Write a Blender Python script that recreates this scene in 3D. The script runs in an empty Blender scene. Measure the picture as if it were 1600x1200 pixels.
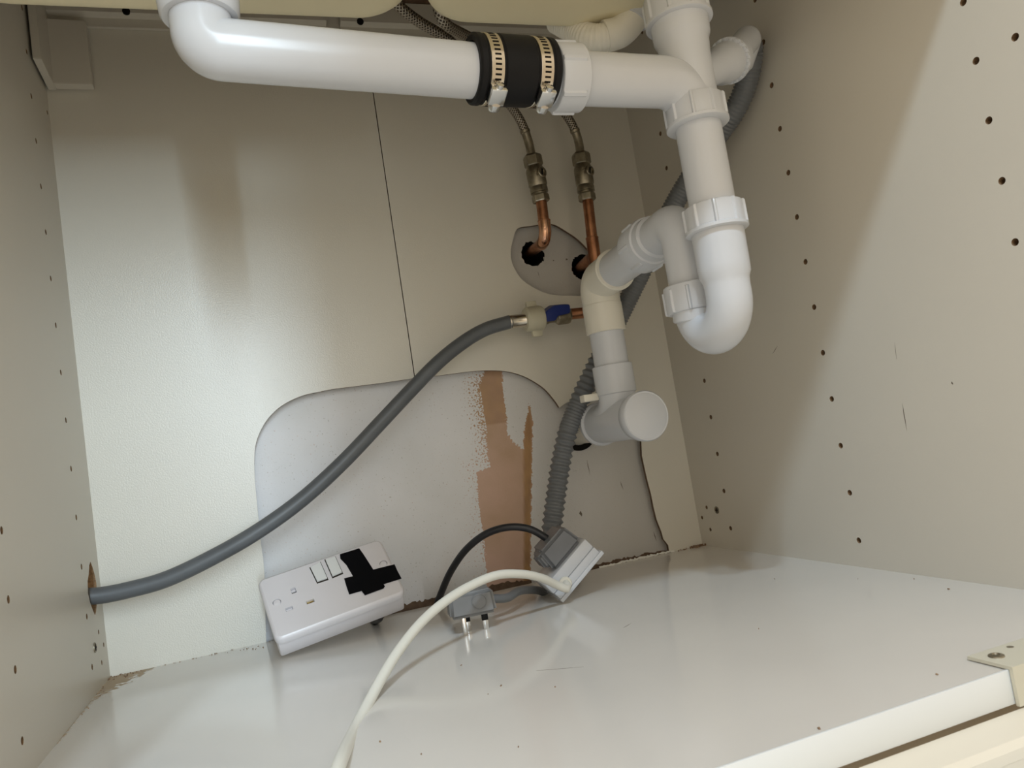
import bpy, bmesh, math, random
from mathutils import Vector, Matrix
random.seed(7)
scene = bpy.context.scene
COL = scene.collection
U = 0.001                      # all coordinates below are millimetres

# ------------------------------------------------------------------ camera
CAM = Vector((185.584, -953.001, 182.726))
RX = Vector((0.937655, -0.311511, -0.154155))
RD = Vector((-0.119785, 0.126726, -0.984679))
RF = Vector((0.326273, 0.941755, 0.081511))
FPX = 1165.264
cd = bpy.data.cameras.new('camera')
cam = bpy.data.objects.new('camera', cd); COL.objects.link(cam)
cam.matrix_world = Matrix(((RX.x, -RD.x, -RF.x, CAM.x*U), (RX.y, -RD.y, -RF.y, CAM.y*U),
                           (RX.z, -RD.z, -RF.z, CAM.z*U), (0, 0, 0, 1)))
cd.sensor_fit = 'HORIZONTAL'; cd.sensor_width = 36.0
cd.lens = FPX/1600*36.0
cd.clip_start = 0.01; cd.clip_end = 60
cd.dof.use_dof = True; cd.dof.focus_distance = 0.80; cd.dof.aperture_fstop = 20.0
scene.camera = cam

def P(u, v, y=None, x=None, z=None):
    """point of the room seen at picture position (u, v) on the plane y= / x= / z= (mm)"""
    r = RX*((u-800)/FPX) + RD*((v-600)/FPX) + RF
    if y is not None: t = (y-CAM.y)/r.y
    elif x is not None: t = (x-CAM.x)/r.x
    else: t = (z-CAM.z)/r.z
    return CAM + r*t

# ------------------------------------------------------------------ world, lamps, exposure
w = bpy.data.worlds.new('world'); scene.world = w; w.use_nodes = True
bg = w.node_tree.nodes['Background']
bg.inputs[0].default_value = (1.0, 0.875, 0.73, 1); bg.inputs[1].default_value = 0.93

def area(name, loc, target, sx, sy, power, color, spread=180):
    l = bpy.data.lights.new(name, 'AREA'); l.shape = 'RECTANGLE'; l.size = sx*U; l.size_y = sy*U
    l.energy = power; l.color = color; l.spread = math.radians(spread)
    o = bpy.data.objects.new(name, l); COL.objects.link(o)
    o.location = Vector(loc)*U
    o.rotation_euler = (Vector(target)-Vector(loc)).to_track_quat('-Z', 'Y').to_euler()
    return o
# daylight behind the camera: narrow strip for a sharp edge, added wider fill
area('daylight_and_fill', (360, -5000, 1350), (200, 0, 250), 90, 2900, 88, (0.70, 0.87, 1.0))
area('daylight_and_fill', (215, -5000, 1350), (200, 0, 250), 260, 2900, 34, (0.70, 0.87, 1.0))  # added fill: softens the waste pipe's shadow on the back board
# two ceiling downlights in the room
def spot_disc(name, loc, power, color, r):
    l = bpy.data.lights.new(name, 'AREA'); l.shape = 'DISK'; l.size = r*2*U; l.energy = power; l.color = color
    o = bpy.data.objects.new(name, l); COL.objects.link(o); o.location = Vector(loc)*U
    return o
spot_disc('ceiling_downlight', (-350, -1880, 2250), 21, (0.66, 0.84, 1.0), 55)
spot_disc('ceiling_downlight', (-100, -1960, 2250), 20, (0.68, 0.85, 1.0), 55)
vs = scene.view_settings
vs.view_transform = 'Standard'; vs.look = 'None'; vs.gamma = 1.0; vs.use_curve_mapping = False
vs.exposure = 0.12

# ------------------------------------------------------------------ materials
MATS = {}
def mat(name, color, rough=0.5, metal=0.0, spec=0.5, noise=0.0, nscale=30.0, bump=0.0, bscale=200.0, coat=0.0, trans=0.0, color2=None):
    m = bpy.data.materials.new(name); m.use_nodes = True
    nt = m.node_tree; b = nt.nodes['Principled BSDF']
    b.inputs['Base Color'].default_value = (*color, 1); b.inputs['Roughness'].default_value = rough
    b.inputs['Metallic'].default_value = metal; b.inputs['Specular IOR Level'].default_value = spec
    b.inputs['Coat Weight'].default_value = coat
    if trans: b.inputs['Transmission Weight'].default_value = trans
    tc = nt.nodes.new('ShaderNodeTexCoord')
    if noise or color2:
        n = nt.nodes.new('ShaderNodeTexNoise'); n.inputs['Scale'].default_value = nscale; n.inputs['Detail'].default_value = 6
        nt.links.new(tc.outputs['Object'], n.inputs['Vector'])
        mx = nt.nodes.new('ShaderNodeMix'); mx.data_type = 'RGBA'
        c2 = color2 if color2 else tuple(c*(1-noise) for c in color)
        mx.inputs['A'].default_value = (*color, 1); mx.inputs['B'].default_value = (*c2, 1)
        rp = nt.nodes.new('ShaderNodeMapRange'); rp.inputs[1].default_value = 0.35; rp.inputs[2].default_value = 0.7
        nt.links.new(n.outputs['Fac'], rp.inputs[0]); nt.links.new(rp.outputs[0], mx.inputs['Factor'])
        nt.links.new(mx.outputs['Result'], b.inputs['Base Color'])
    if bump:
        n2 = nt.nodes.new('ShaderNodeTexNoise'); n2.inputs['Scale'].default_value = bscale; n2.inputs['Detail'].default_value = 3
        nt.links.new(tc.outputs['Object'], n2.inputs['Vector'])
        bp = nt.nodes.new('ShaderNodeBump'); bp.inputs['Strength'].default_value = bump; bp.inputs['Distance'].default_value = 0.0005
        nt.links.new(n2.outputs['Fac'], bp.inputs['Height']); nt.links.new(bp.outputs['Normal'], b.inputs['Normal'])
    MATS[name] = m
    return m
mat('melamine', (0.66, 0.625, 0.55), rough=0.34, spec=0.5, noise=0.03, nscale=4, bump=0.12, bscale=900)
mat('back_melamine', (0.72, 0.69, 0.61), rough=0.28, spec=0.5, noise=0.03, nscale=5, bump=0.32, bscale=620)
mat('base_melamine', (0.70, 0.665, 0.615), rough=0.13, spec=0.55, noise=0.05, nscale=6, bump=0.03, bscale=60)
mat('white_edging', (0.78, 0.80, 0.80), rough=0.3)
mat('chipboard', (0.30, 0.19, 0.10), rough=0.9, noise=0.5, nscale=400, bump=0.8, bscale=500)
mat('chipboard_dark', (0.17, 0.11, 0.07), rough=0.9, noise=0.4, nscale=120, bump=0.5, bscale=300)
mat('hole_dark', (0.03, 0.022, 0.016), rough=0.9)
mat('void', (0.012, 0.011, 0.010), rough=1.0, spec=0.1)
mat('white_plastic', (0.63, 0.655, 0.70), rough=0.24, spec=0.5, noise=0.02, nscale=20)
mat('old_plastic', (0.78, 0.755, 0.67), rough=0.32, spec=0.5, noise=0.03, nscale=30)
mat('hose_plastic', (0.80, 0.77, 0.68), rough=0.4)
mat('grey_hose', (0.165, 0.175, 0.185), rough=0.42, noise=0.15, nscale=40)
mat('supply_hose', (0.12, 0.13, 0.14), rough=0.42, noise=0.2, nscale=25)
mat('rubber', (0.006, 0.006, 0.007), rough=0.55, spec=0.25)
mat('steel', (0.72, 0.66, 0.56), rough=0.22, metal=1.0, noise=0.1, nscale=60)
mat('nickel', (0.40, 0.36, 0.28), rough=0.38, metal=1.0, noise=0.35, nscale=120, bump=0.3, bscale=700)
mat('chrome', (0.75, 0.74, 0.72), rough=0.15, metal=1.0)
mat('copper', (0.56, 0.27, 0.15), rough=0.3, metal=1.0, color2=(0.30, 0.13, 0.07), nscale=60)
mat('bright_copper', (0.80, 0.48, 0.32), rough=0.2, metal=1.0, color2=(0.55, 0.27, 0.16), nscale=90)
mat('sink_underside', (0.85, 0.77, 0.54), rough=0.55, noise=0.06, nscale=8)
mat('blue_plastic', (0.010, 0.025, 0.16), rough=0.35)
mat('nut_plastic', (0.55, 0.52, 0.40), rough=0.35, noise=0.1, nscale=40)
mat('socket_white', (0.74, 0.72, 0.745), rough=0.3, noise=0.03, nscale=30)
mat('tape', (0.002, 0.002, 0.003), rough=0.8, spec=0.12)
mat('brass', (0.75, 0.58, 0.25), rough=0.25, metal=1.0)
mat('plug_grey', (0.17, 0.18, 0.20), rough=0.38, noise=0.08, nscale=40)
mat('plug_light_grey', (0.21, 0.21, 0.21), rough=0.4, noise=0.1, nscale=60)
mat('black_cable', (0.018, 0.019, 0.024), rough=0.4, noise=0.3, nscale=60)
mat('grey_cable', (0.17, 0.175, 0.18), rough=0.4)
mat('white_cable', (0.76, 0.74, 0.66), rough=0.36)
mat('worktop', (0.16, 0.09, 0.05), rough=0.8, noise=0.5, nscale=120)
mat('cream_paint', (0.80, 0.74, 0.62), rough=0.4)
mat('bracket', (0.62, 0.59, 0.48), rough=0.3, metal=0.0)
mat('kitchen_tile', (0.60, 0.50, 0.38), rough=0.4, noise=0.2, nscale=4)
mat('scuff', (0.16, 0.13, 0.10), rough=0.8)
mat('crumb', (0.34, 0.23, 0.14), rough=0.9, color2=(0.14, 0.08, 0.045), nscale=300)
mat('sealant', (0.78, 0.77, 0.72), rough=0.4)

def braid_material():
    m = bpy.data.materials.new('braid'); m.use_nodes = True; nt = m.node_tree; b = nt.nodes['Principled BSDF']
    b.inputs['Metallic'].default_value = 0.9; b.inputs['Roughness'].default_value = 0.38
    uv = nt.nodes.new('ShaderNodeUVMap'); sp = nt.nodes.new('ShaderNodeSeparateXYZ'); nt.links.new(uv.outputs[0], sp.inputs[0])
    def wave(sign):
        a = nt.nodes.new('ShaderNodeMath'); a.operation = 'MULTIPLY'; a.inputs[1].default_value = 2*math.pi*7
        nt.links.new(sp.outputs['X'], a.inputs[0])
        c = nt.nodes.new('ShaderNodeMath'); c.operation = 'MULTIPLY_ADD'; c.inputs[1].default_value = sign*1.5
        nt.links.new(sp.outputs['Y'], c.inputs[0]); nt.links.new(a.outputs[0], c.inputs[2])
        s = nt.nodes.new('ShaderNodeMath'); s.operation = 'SINE'; nt.links.new(c.outputs[0], s.inputs[0]); return s
    s1, s2 = wave(1), wave(-1)
    mu = nt.nodes.new('ShaderNodeMath'); mu.operation = 'MAXIMUM'
    nt.links.new(s1.outputs[0], mu.inputs[0]); nt.links.new(s2.outputs[0], mu.inputs[1])
    mr = nt.nodes.new('ShaderNodeMapRange'); mr.inputs[1].default_value = -0.2; mr.inputs[2].default_value = 1.0
    nt.links.new(mu.outputs[0], mr.inputs[0])
    mx = nt.nodes.new('ShaderNodeMix'); mx.data_type = 'RGBA'
    mx.inputs['A'].default_value = (0.06, 0.045, 0.035, 1); mx.inputs['B'].default_value = (0.50, 0.45, 0.38, 1)
    nt.links.new(mr.outputs[0], mx.inputs['Factor']); nt.links.new(mx.outputs['Result'], b.inputs['Base Color'])
    bp = nt.nodes.new('ShaderNodeBump'); bp.inputs['Strength'].default_value = 0.8; bp.inputs['Distance'].default_value = 0.0006
    nt.links.new(mr.outputs[0], bp.inputs['Height']); nt.links.new(bp.outputs['Normal'], b.inputs['Normal'])
    MATS['braid'] = m
braid_material()

def plaster_material():
    m = bpy.data.materials.new('plaster'); m.use_nodes = True; nt = m.node_tree; b = nt.nodes['Principled BSDF']
    L = nt.links.new
    b.inputs['Roughness'].default_value = 0.55
    tc = nt.nodes.new('ShaderNodeTexCoord')
    def attr(n):
        a = nt.nodes.new('ShaderNodeAttribute'); a.attribute_name = n; return a.outputs['Fac']
    def noise(s, d=4):
        n = nt.nodes.new('ShaderNodeTexNoise'); n.inputs['Scale'].default_value = s; n.inputs['Detail'].default_value = d
        L(tc.outputs['Object'], n.inputs['Vector']); return n.outputs['Fac']
    def rng(x, a, c, lo=0, hi=1):
        r = nt.nodes.new('ShaderNodeMapRange'); r.inputs[1].default_value = a; r.inputs[2].default_value = c
        r.inputs[3].default_value = lo; r.inputs[4].default_value = hi; L(x, r.inputs[0]); return r.outputs[0]
    def mix(f, A, B):
        x = nt.nodes.new('ShaderNodeMix'); x.data_type = 'RGBA'; L(f, x.inputs['Factor'])
        for k, c in (('A', A), ('B', B)):
            if isinstance(c, tuple): x.inputs[k].default_value = (*c, 1)
            else: L(c, x.inputs[k])
        return x.outputs['Result']
    def add(a, c):
        x = nt.nodes.new('ShaderNodeMath'); x.operation = 'ADD'; L(a, x.inputs[0])
        if isinstance(c, float): x.inputs[1].default_value = c
        else: L(c, x.inputs[1])
        return x.outputs[0]
    base = mix(rng(noise(9), 0.35, 0.7), (0.78, 0.775, 0.785), (0.70, 0.695, 0.69))
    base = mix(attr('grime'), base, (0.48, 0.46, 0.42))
    specks = rng(noise(420, 2), 0.69, 0.74)
    base = mix(specks, base, (0.50, 0.49, 0.46))
    brown = mix(rng(noise(14), 0.35, 0.65), (0.60, 0.40, 0.31), (0.50, 0.335, 0.225))
    wood = mix(rng(noise(40), 0.35, 0.65), (0.42, 0.24, 0.10), (0.30, 0.165, 0.08))
    brown = mix(attr('wood'), brown, wood)
    # 'bare' is 1 inside the bare patch and falls off outside: grain decides where paint has held
    f = rng(add(attr('bare'), rng(noise(380, 3), 0.3, 0.7, -0.5, 0.5)), 0.47, 0.53)
    col = mix(f, base, brown)
    L(col, b.inputs['Base Color'])
    bp = nt.nodes.new('ShaderNodeBump'); bp.inputs['Strength'].default_value = 0.3; bp.inputs['Distance'].default_value = 0.0006
    L(add(noise(450, 3), f), bp.inputs['Height']); L(bp.outputs['Normal'], b.inputs['Normal'])
    MATS['plaster'] = m
plaster_material()

def base_panel_material():
    """base board: melamine, blown chipboard shows where the attribute 'blown' says"""
    m = MATS['base_melamine']; nt = m.node_tree; b = nt.nodes['Principled BSDF']; L = nt.links.new
    old = b.inputs['Base Color'].links[0].from_socket
    a = nt.nodes.new('ShaderNodeAttribute'); a.attribute_name = 'blown'
    tc = nt.nodes.new('ShaderNodeTexCoord')
    n = nt.nodes.new('ShaderNodeTexNoise'); n.inputs['Scale'].default_value = 160; n.inputs['Detail'].default_value = 4
    L(tc.outputs['Object'], n.inputs['Vector'])
    s = nt.nodes.new('ShaderNodeMath'); s.operation = 'ADD'; L(a.outputs['Fac'], s.inputs[0]); L(n.outputs['Fac'], s.inputs[1])
    r = nt.nodes.new('ShaderNodeMapRange'); r.inputs[1].default_value = 1.0; r.inputs[2].default_value = 1.08; L(s.outputs[0], r.inputs[0])
    mx = nt.nodes.new('ShaderNodeMix'); mx.data_type = 'RGBA'; L(r.outputs[0], mx.inputs['Factor'])
    L(old, mx.inputs['A']); mx.inputs['B'].default_value = (0.46, 0.36, 0.25, 1)
    L(mx.outputs['Result'], b.inputs['Base Color'])
    rr = nt.nodes.new('ShaderNodeMapRange'); rr.inputs[3].default_value = 0.13; rr.inputs[4].default_value = 0.9
    L(r.outputs[0], rr.inputs[0]); L(rr.outputs[0], b.inputs['Roughness'])
base_panel_material()

# ------------------------------------------------------------------ mesh helpers
def frame(d, ref=None):
    d = Vector(d).normalized()
    r = Vector(ref) if ref is not None else (Vector((0, 0, 1)) if abs(d.z) < 0.9 else Vector((1, 0, 0)))
    a = (r - d*r.dot(d)).normalized()
    return a, d.cross(a), d
def catmull(pts, step=6.0):
    pts = [Vector(p) for p in pts]
    ext = [pts[0]*2-pts[1]] + pts + [pts[-1]*2-pts[-2]]
    out = []
    for i in range(1, len(ext)-2):
        p0, p1, p2, p3 = ext[i-1:i+3]
        n = max(2, int((p2-p1).length/step))
        for k in range(n):
            t = k/n
            out.append(0.5*((2*p1)+(p2-p0)*t+(2*p0-5*p1+4*p2-p3)*t*t+(3*p1-p0-3*p2+p3)*t**3))
    out.append(pts[-1]); return out
def bend(pts, radii, n=10):
    """polyline with rounded corners"""
    pts = [Vector(p) for p in pts]; out = [pts[0]]
    for i in range(1, len(pts)-1):
        a, b, c = pts[i-1], pts[i], pts[i+1]
        d1 = (a-b).normalized(); d2 = (c-b).normalized(); ang = d1.angle(d2)
        t = radii[i-1]/math.tan(ang/2)
        s, e = b+d1*t, b+d2*t
        bis = (d1+d2).normalized(); cen = b+bis*(radii[i-1]/math.sin(ang/2))
        v1 = s-cen; v2 = e-cen; th = v1.angle(v2); ax = v1.cross(v2).normalized()
        for k in range(n+1): out.append(cen + Matrix.Rotation(th*k/n, 3, ax)@v1)
    out.append(pts[-1]); return out

class MB:
    def __init__(s): s.v = []; s.f = []; s.m = []; s.uv = []
    def face(s, idx, m=0, uv=None): s.f.append(idx); s.m.append(m); s.uv.append(uv)
    def tube(s, path, r, seg=24, cap=(True, True), m=0, inner=None):
        """sweep along a path; r number or function of arc length"""
        path = [Vector(p) for p in path]; n = len(path); L = [0.0]
        for i in range(1, n): L.append(L[-1]+(path[i]-path[i-1]).length)
        base = len(s.v); a = None
        for i in range(n):
            t = (path[min(i+1, n-1)]-path[max(i-1, 0)]).normalized()
            if a is None: a = frame(t)[0]
            a = (a - t*a.dot(t)).normalized(); b = t.cross(a)
            rr = r(L[i]) if callable(r) else r
            for k in range(seg):
                th = 2*math.pi*k/seg
                s.v.append(path[i]+(a*math.cos(th)+b*math.sin(th))*rr)
        for i in range(n-1):
            for k in range(seg):
                k2 = (k+1) % seg
                s.face((base+i*seg+k, base+i*seg+k2, base+(i+1)*seg+k2, base+(i+1)*seg+k), m,
                       ((k/seg, L[i]), ((k+1)/seg, L[i]), ((k+1)/seg, L[i+1]), (k/seg, L[i+1])))
        if cap[0]: s.face(tuple(base+k for k in reversed(range(seg))), m)
        if cap[1]: s.face(tuple(base+(n-1)*seg+k for k in range(seg)), m)
        return s
    def lathe(s, o, d, prof, seg=40, m=0, rmod=None, ref=None):
        """prof: (t along d, radius); rmod(theta) extra radius for outer points flagged by third entry"""
        o = Vector(o); a, b, d = frame(d, ref); base = len(s.v)
        for p in prof:
            t, r = p[0], p[1]
            for k in range(seg):
                th = 2*math.pi*k/seg
                e = rmod(th) if (rmod and len(p) > 2 and p[2]) else 0.0
                s.v.append(o+d*t+(a*math.cos(th)+b*math.sin(th))*(r+e))
        for i in range(len(prof)-1):
            for k in range(seg):
                k2 = (k+1) % seg
                s.face((base+i*seg+k, base+i*seg+k2, base+(i+1)*seg+k2, base+(i+1)*seg+k), m)
        if prof[0][1] > 0.05 and not (abs(prof[0][0]-prof[-1][0]) < 1e-6 and abs(prof[0][1]-prof[-1][1]) < 1e-6):
            s.face(tuple(base+k for k in reversed(range(seg))), m)
            s.face(tuple(base+(len(prof)-1)*seg+k for k in range(seg)), m)
        return s
    def ring(s, o, d, r0, r1, h, bev=0.8, seg=40, m=0):
        return s.lathe(o, d, [(0, r0), (0, r1-bev), (bev, r1), (h-bev, r1), (h, r1-bev), (h, r0), (0, r0)], seg, m)
    def box(s, c, ax, half, bev=0.0, m=0):
        """bevelled box: centre, three axes, half sizes"""
        bm = bmesh.new(); bmesh.ops.create_cube(bm, size=2.0)
        for v in bm.verts: v.co = Vector((v.co.x*half[0], v.co.y*half[1], v.co.z*half[2]))
        if bev: bmesh.ops.bevel(bm, geom=list(bm.edges), offset=bev, segments=2, affect='EDGES', profile=0.5)
        M = Matrix((Vector(ax[0]).normalized(), Vector(ax[1]).normalized(), Vector(ax[2]).normalized())).transposed()
        base = len(s.v); bm.verts.index_update()
        for v in bm.verts: s.v.append(M@v.co+Vector(c))
        for f in bm.faces: s.face(tuple(base+v.index for v in f.verts), m)
        bm.free(); return s
    def abox(s, lo, hi, bev=0.0, m=0):
        lo, hi = Vector(lo), Vector(hi)
        return s.box((lo+hi)/2, ((1, 0, 0), (0, 1, 0), (0, 0, 1)), (hi-lo)/2, bev, m)
    def prism(s, pts, vec, m=0, bev=0.0):
        """closed outline (3-D points) pushed along vec"""
        bm = bmesh.new(); vec = Vector(vec)
        a = [bm.verts.new(Vector(p)) for p in pts]; b = [bm.verts.new(Vector(p)+vec) for p in pts]; n = len(pts)
        bm.faces.new(a); bm.faces.new(list(reversed(b)))
        for i in range(n): bm.faces.new((a[(i+1) % n], a[i], b[i], b[(i+1) % n]))
        bmesh.ops.recalc_face_normals(bm, faces=bm.faces)
        if bev: bmesh.ops.bevel(bm, geom=list(bm.edges), offset=bev, segments=2, affect='EDGES')
        base = len(s.v); bm.verts.index_update()
        for v in bm.verts: s.v.append(v.co.copy())
        for f in bm.faces: s.face(tuple(base+v.index for v in f.verts), m)
        bm.free(); return s
    def bm(s, bm, m=0, mlist=None):
        base = len(s.v); bm.verts.index_update()
        for v in bm.verts: s.v.append(v.co.copy())
        for f in bm.faces: s.face(tuple(base+v.index for v in f.verts), f.material_index if mlist else m)
        return s
    def build(s, name, mats, parent=None, sharp=35, loc=None):
        if isinstance(mats, str): mats = [mats]
        if parent is not None: o0 = world_of(parent)
        else: o0 = Vector(loc) if loc is not None else Vector((0, 0, 0))
        me = bpy.data.meshes.new(name)
        me.from_pydata([((v-o0)*U)[:] for v in s.v], [], s.f)
        for x in mats: me.materials.append(MATS[x])
        me.polygons.foreach_set('material_index', s.m)
        if any(u is not None for u in s.uv):
            uvl = me.uv_layers.new(name='UVMap'); k = 0
            for poly, u in zip(me.polygons, s.uv):
                for j, li in enumerate(poly.loop_indices):
                    if u is not None: uvl.data[li].uv = u[j]
        me.polygons.foreach_set('use_smooth', [True]*len(me.polygons))
        me.set_sharp_from_angle(angle=math.radians(sharp)); me.update()
        o = bpy.data.objects.new(name, me); COL.objects.link(o)
        if parent is not None: o.parent = parent
        else: o.location = o0*U
        return o
def world_of(o):
    p = Vector((0, 0, 0))
    while o is not None: p += o.location; o = o.parent
    return p/U
def thing(name, label, cat, loc, group=None):
    o = bpy.data.objects.new(name, None); COL.objects.link(o); o.empty_display_size = 0.02
    o.location = Vector(loc)*U; o['label'] = label; o['category'] = cat
    if group: o['group'] = group
    return o
def tag(o, label, cat, group=None):
    o['label'] = label; o['category'] = cat
    if group: o['group'] = group
    return o
def structure(o, label=None):
    o['kind'] = 'structure'
    if label: o['label'] = label
    return o

def sheet(outline, holes, to3, depth_vec, hole_depth=10.0, thru=()):
    """flat board: outline and holes in 2-D, blind holes with dark bottoms; materials 0 face, 1 core, 2 hole bottom"""
    bm = bmesh.new(); dv = Vector(depth_vec); dn = dv.normalized()
    def loop(pts, off):
        vs_ = [bm.verts.new(to3(*p)+off) for p in pts]
        return vs_, [bm.edges.new((vs_[i], vs_[(i+1) % len(vs_)])) for i in range(len(vs_))]
    zero = Vector((0, 0, 0))
    ov, oe = loop(outline, zero); E = list(oe); hl = []
    for h in holes:
        hv, he = loop(h, zero); E += he; hl.append(hv)
    r = bmesh.ops.triangle_fill(bm, use_beauty=True, use_dissolve=False, edges=E)
    bv, be = loop(outline, dv); E2 = list(be); 
    for i, h in enumerate(holes):
        d = dv if i in thru else dn*hole_depth
        hv, he = loop(h, d); n = len(hv)
        for k in range(n):
            f = bm.faces.new((hl[i][k], hl[i][(k+1) % n], hv[(k+1) % n], hv[k])); f.material_index = 1
        if i in thru: E2 += he
        else:
            f = bm.faces.new(hv); f.material_index = 2
    n = len(ov)
    for k in range(n):
        f = bm.faces.new((ov[k], ov[(k+1) % n], bv[(k+1) % n], bv[k])); f.material_index = 1
    bmesh.ops.triangle_fill(bm, use_beauty=True, use_dissolve=False, edges=E2)
    mb = MB(); mb.bm(bm, mlist=True); bm.free(); return mb
def circ(cx, cy, r, n=14, ry=None, jit=0.0):
    ry = ry or r
    return [(cx+(r+random.uniform(-jit, jit))*math.cos(2*math.pi*k/n), cy+(ry+random.uniform(-jit, jit))*math.sin(2*math.pi*k/n)) for k in range(n)]

W, D, H = 764.0, 593.0, 800.0
ZH = [581.6+50.29*k for k in range(4, -12, -1)]
XJ = 384.6
YW = 16.0                      # face of the plaster wall behind the back boards

# ------------------------------------------------------------------ structure: the cabinet shell
# right side board
holes = []
for y in (-77.4, -307.0, -536.1):
    for z in ZH: holes.append(circ(y, z, 3.1))
for y, z, r in ((-27.8, 55, 2.6), (-11.5, 40, 2.6), (-27.8, 24, 2.6), (-569.5, 431, 3.1), (-569.5, 381, 3.1)):
    holes.append(circ(y, z, r))
o = sheet([(0, -165), (-D, -165), (-D, H), (0, H)], holes, lambda y, z: Vector((W, y, z)), (18, 0, 0)).build('wall_right', ['melamine', 'chipboard', 'hole_dark'])
wall_right = structure(o, 'right side board of the cabinet with columns of shelf pin holes')
# left side board with the chipped slot for the hose
holes = []
for y in (-77.4, -307.0, -536.1):
    for z in ZH: holes.append(circ(y, z, 3.1))
for y, z, r in ((-9.4, 647, 2.6), (-33, 55, 2.6), (-15.5, 38, 2.6), (-33.6, 23, 2.6)):
    holes.append(circ(y, z, r))
slot = [(-36, 130), (-29, 124), (-22, 114), (-19, 105), (-21, 94), (-27, 84), (-34, 77), (-41, 74), (-48, 80), (-57, 90), (-62, 100), (-58, 112), (-50, 118), (-43, 127)]
holes.append(slot)
o = sheet([(0, -165), (-D, -165), (-D, H), (0, H)], holes, lambda y, z: Vector((0, y, z)), (-18, 0, 0), thru=(len(holes)-1,)).build('wall_left', ['melamine', 'chipboard', 'hole_dark'])
wall_left = structure(o, 'left side board of the cabinet with a chipped slot for the hose')
# cam fixings in the side boards
def cam_fix(x, y, z, sgn, wall):
    m = MB().lathe((x-sgn*0.1, y, z), (sgn*-1, 0, 0), [(0, 5.2), (0.5, 5.2), (0.8, 4.6), (0.3, 4.2), (0.3, 0.01)], 20)
    m.abox((x-sgn*0.9-0.3, y-3.2, z-0.8), (x-sgn*0.9+0.3, y+3.2, z+0.8), 0, 1); m.abox((x-sgn*0.9-0.3, y-0.8, z-3.2), (x-sgn*0.9+0.3, y+0.8, z+3.2), 0, 1)
    m.build('cam_fixing', ['nickel', 'hole_dark'], wall)
cam_fix(W, -52.2, 52.1, 1, wall_right); cam_fix(0, -58, 43.7, -1, wall_left)

# base board (grid so the blown chipboard patches can be shaped)
def base_board():
    mb = MB(); xs = [0]+[W*i/96 for i in range(1, 97)]; ys = [-D+D*i/80 for i in range(81)]
    nx = len(xs)
    for y in ys:
        for x in xs: mb.v.append(Vector((x, y, 0)))
    for j in range(len(ys)-1):
        for i in range(nx-1): mb.face((j*nx+i, j*nx+i+1, (j+1)*nx+i+1, (j+1)*nx+i))
    n0 = len(mb.v)
    mb.abox((0, -D, -18), (W, 0, -0.4), 0, 1)
    o = mb.build('floor', ['base_melamine', 'chipboard'])
    a = o.data.attributes.new('blown', 'FLOAT', 'POINT')
    vals = []
    for v in mb.v:
        x, y = v.x, v.y; b = 0.0
        b = max(b, 1.14-0.62*(x/46+abs(y)/100)) if x/46+abs(y)/100 < 1.25 else b
        b = max(b, 0.6-x/9.0) if y > -230 and x < 9 else b
        b = max(b, 0.50-abs(y)/14.0) if x < 190 else b
        b = max(b, 0.85-(abs(x-W)/22+abs(y)/14)) if x > W-30 and y > -20 else b
        vals.append(max(0.0, b) if v.z > -0.2 else 0.0)
    a.data.foreach_set('value', vals)
    return structure(o, 'glossy white base board of the cabinet')
floor = base_board()
# front edging strip and plinth
o = MB().abox((-18, -D-2.0, -20), (W+18, -D, 0.5), 0.4).build('trim_1', 'white_edging'); structure(o, 'white edging strip along the front of the base board')
def plinth():
    mb = MB()
    prof = [(-597, -22.5), (-612, -22.5), (-620, -24), (-624, -27), (-632, -27.5), (-638, -24), (-650, -23), (-668, -23), (-672, -26), (-684, -27), (-690, -23), (-720, -23), (-720, -60), (-597, -60)]
    mb.prism([Vector((-60, y, z)) for y, z in prof], (W+120, 0, 0))
    return mb.build('trim_2', 'cream_paint', sharp=20)
structure(plinth(), 'cream moulded frame below the front of the cabinet')
o = MB().abox((-18, -560, -165), (W+18, -542, -20)).build('trim_4', 'cream_paint'); structure(o, 'plinth board added under the base to block stray light')  # unseen board added to stop light leaking in under the base
MB().abox((0, 0, -40), (W, YW-0.5, -24)).build('gap_filler', 'chipboard_dark', floor)  # added dark filler: shuts light out so the gap stays dark
# front false drawer panel, worktop above, kitchen floor in front
o = MB().abox((-18, -D-20, 606), (W+18, -D-1, H), 1).build('wall_front', 'cream_paint'); structure(o, 'false drawer front above the door opening')
o = MB().abox((-300, -D-40, H), (W+300, 25, H+38), 2).build('ceiling', 'worktop'); structure(o, 'dark chipboard underside of the worktop')
o = MB().abox((-2500, -4200, -175), (3500, 40, -165)).build('kitchen_floor', 'kitchen_tile'); structure(o, 'kitchen floor in front of the cabinet')

# added far wall, unseen: its doorway jamb shapes the back boards' shadow edge
m = MB().abox((306, -2720, -165), (3400, -2600, 2285)).abox((-2500, -2720, -165), (-900, -2600, 2285)).abox((-900, -2720, 2000), (306, -2600, 2285))
structure(m.build('wall_shadow_caster', 'cream_paint'), 'unseen added far wall, doorway jamb placed to cast a shadow edge')

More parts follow.
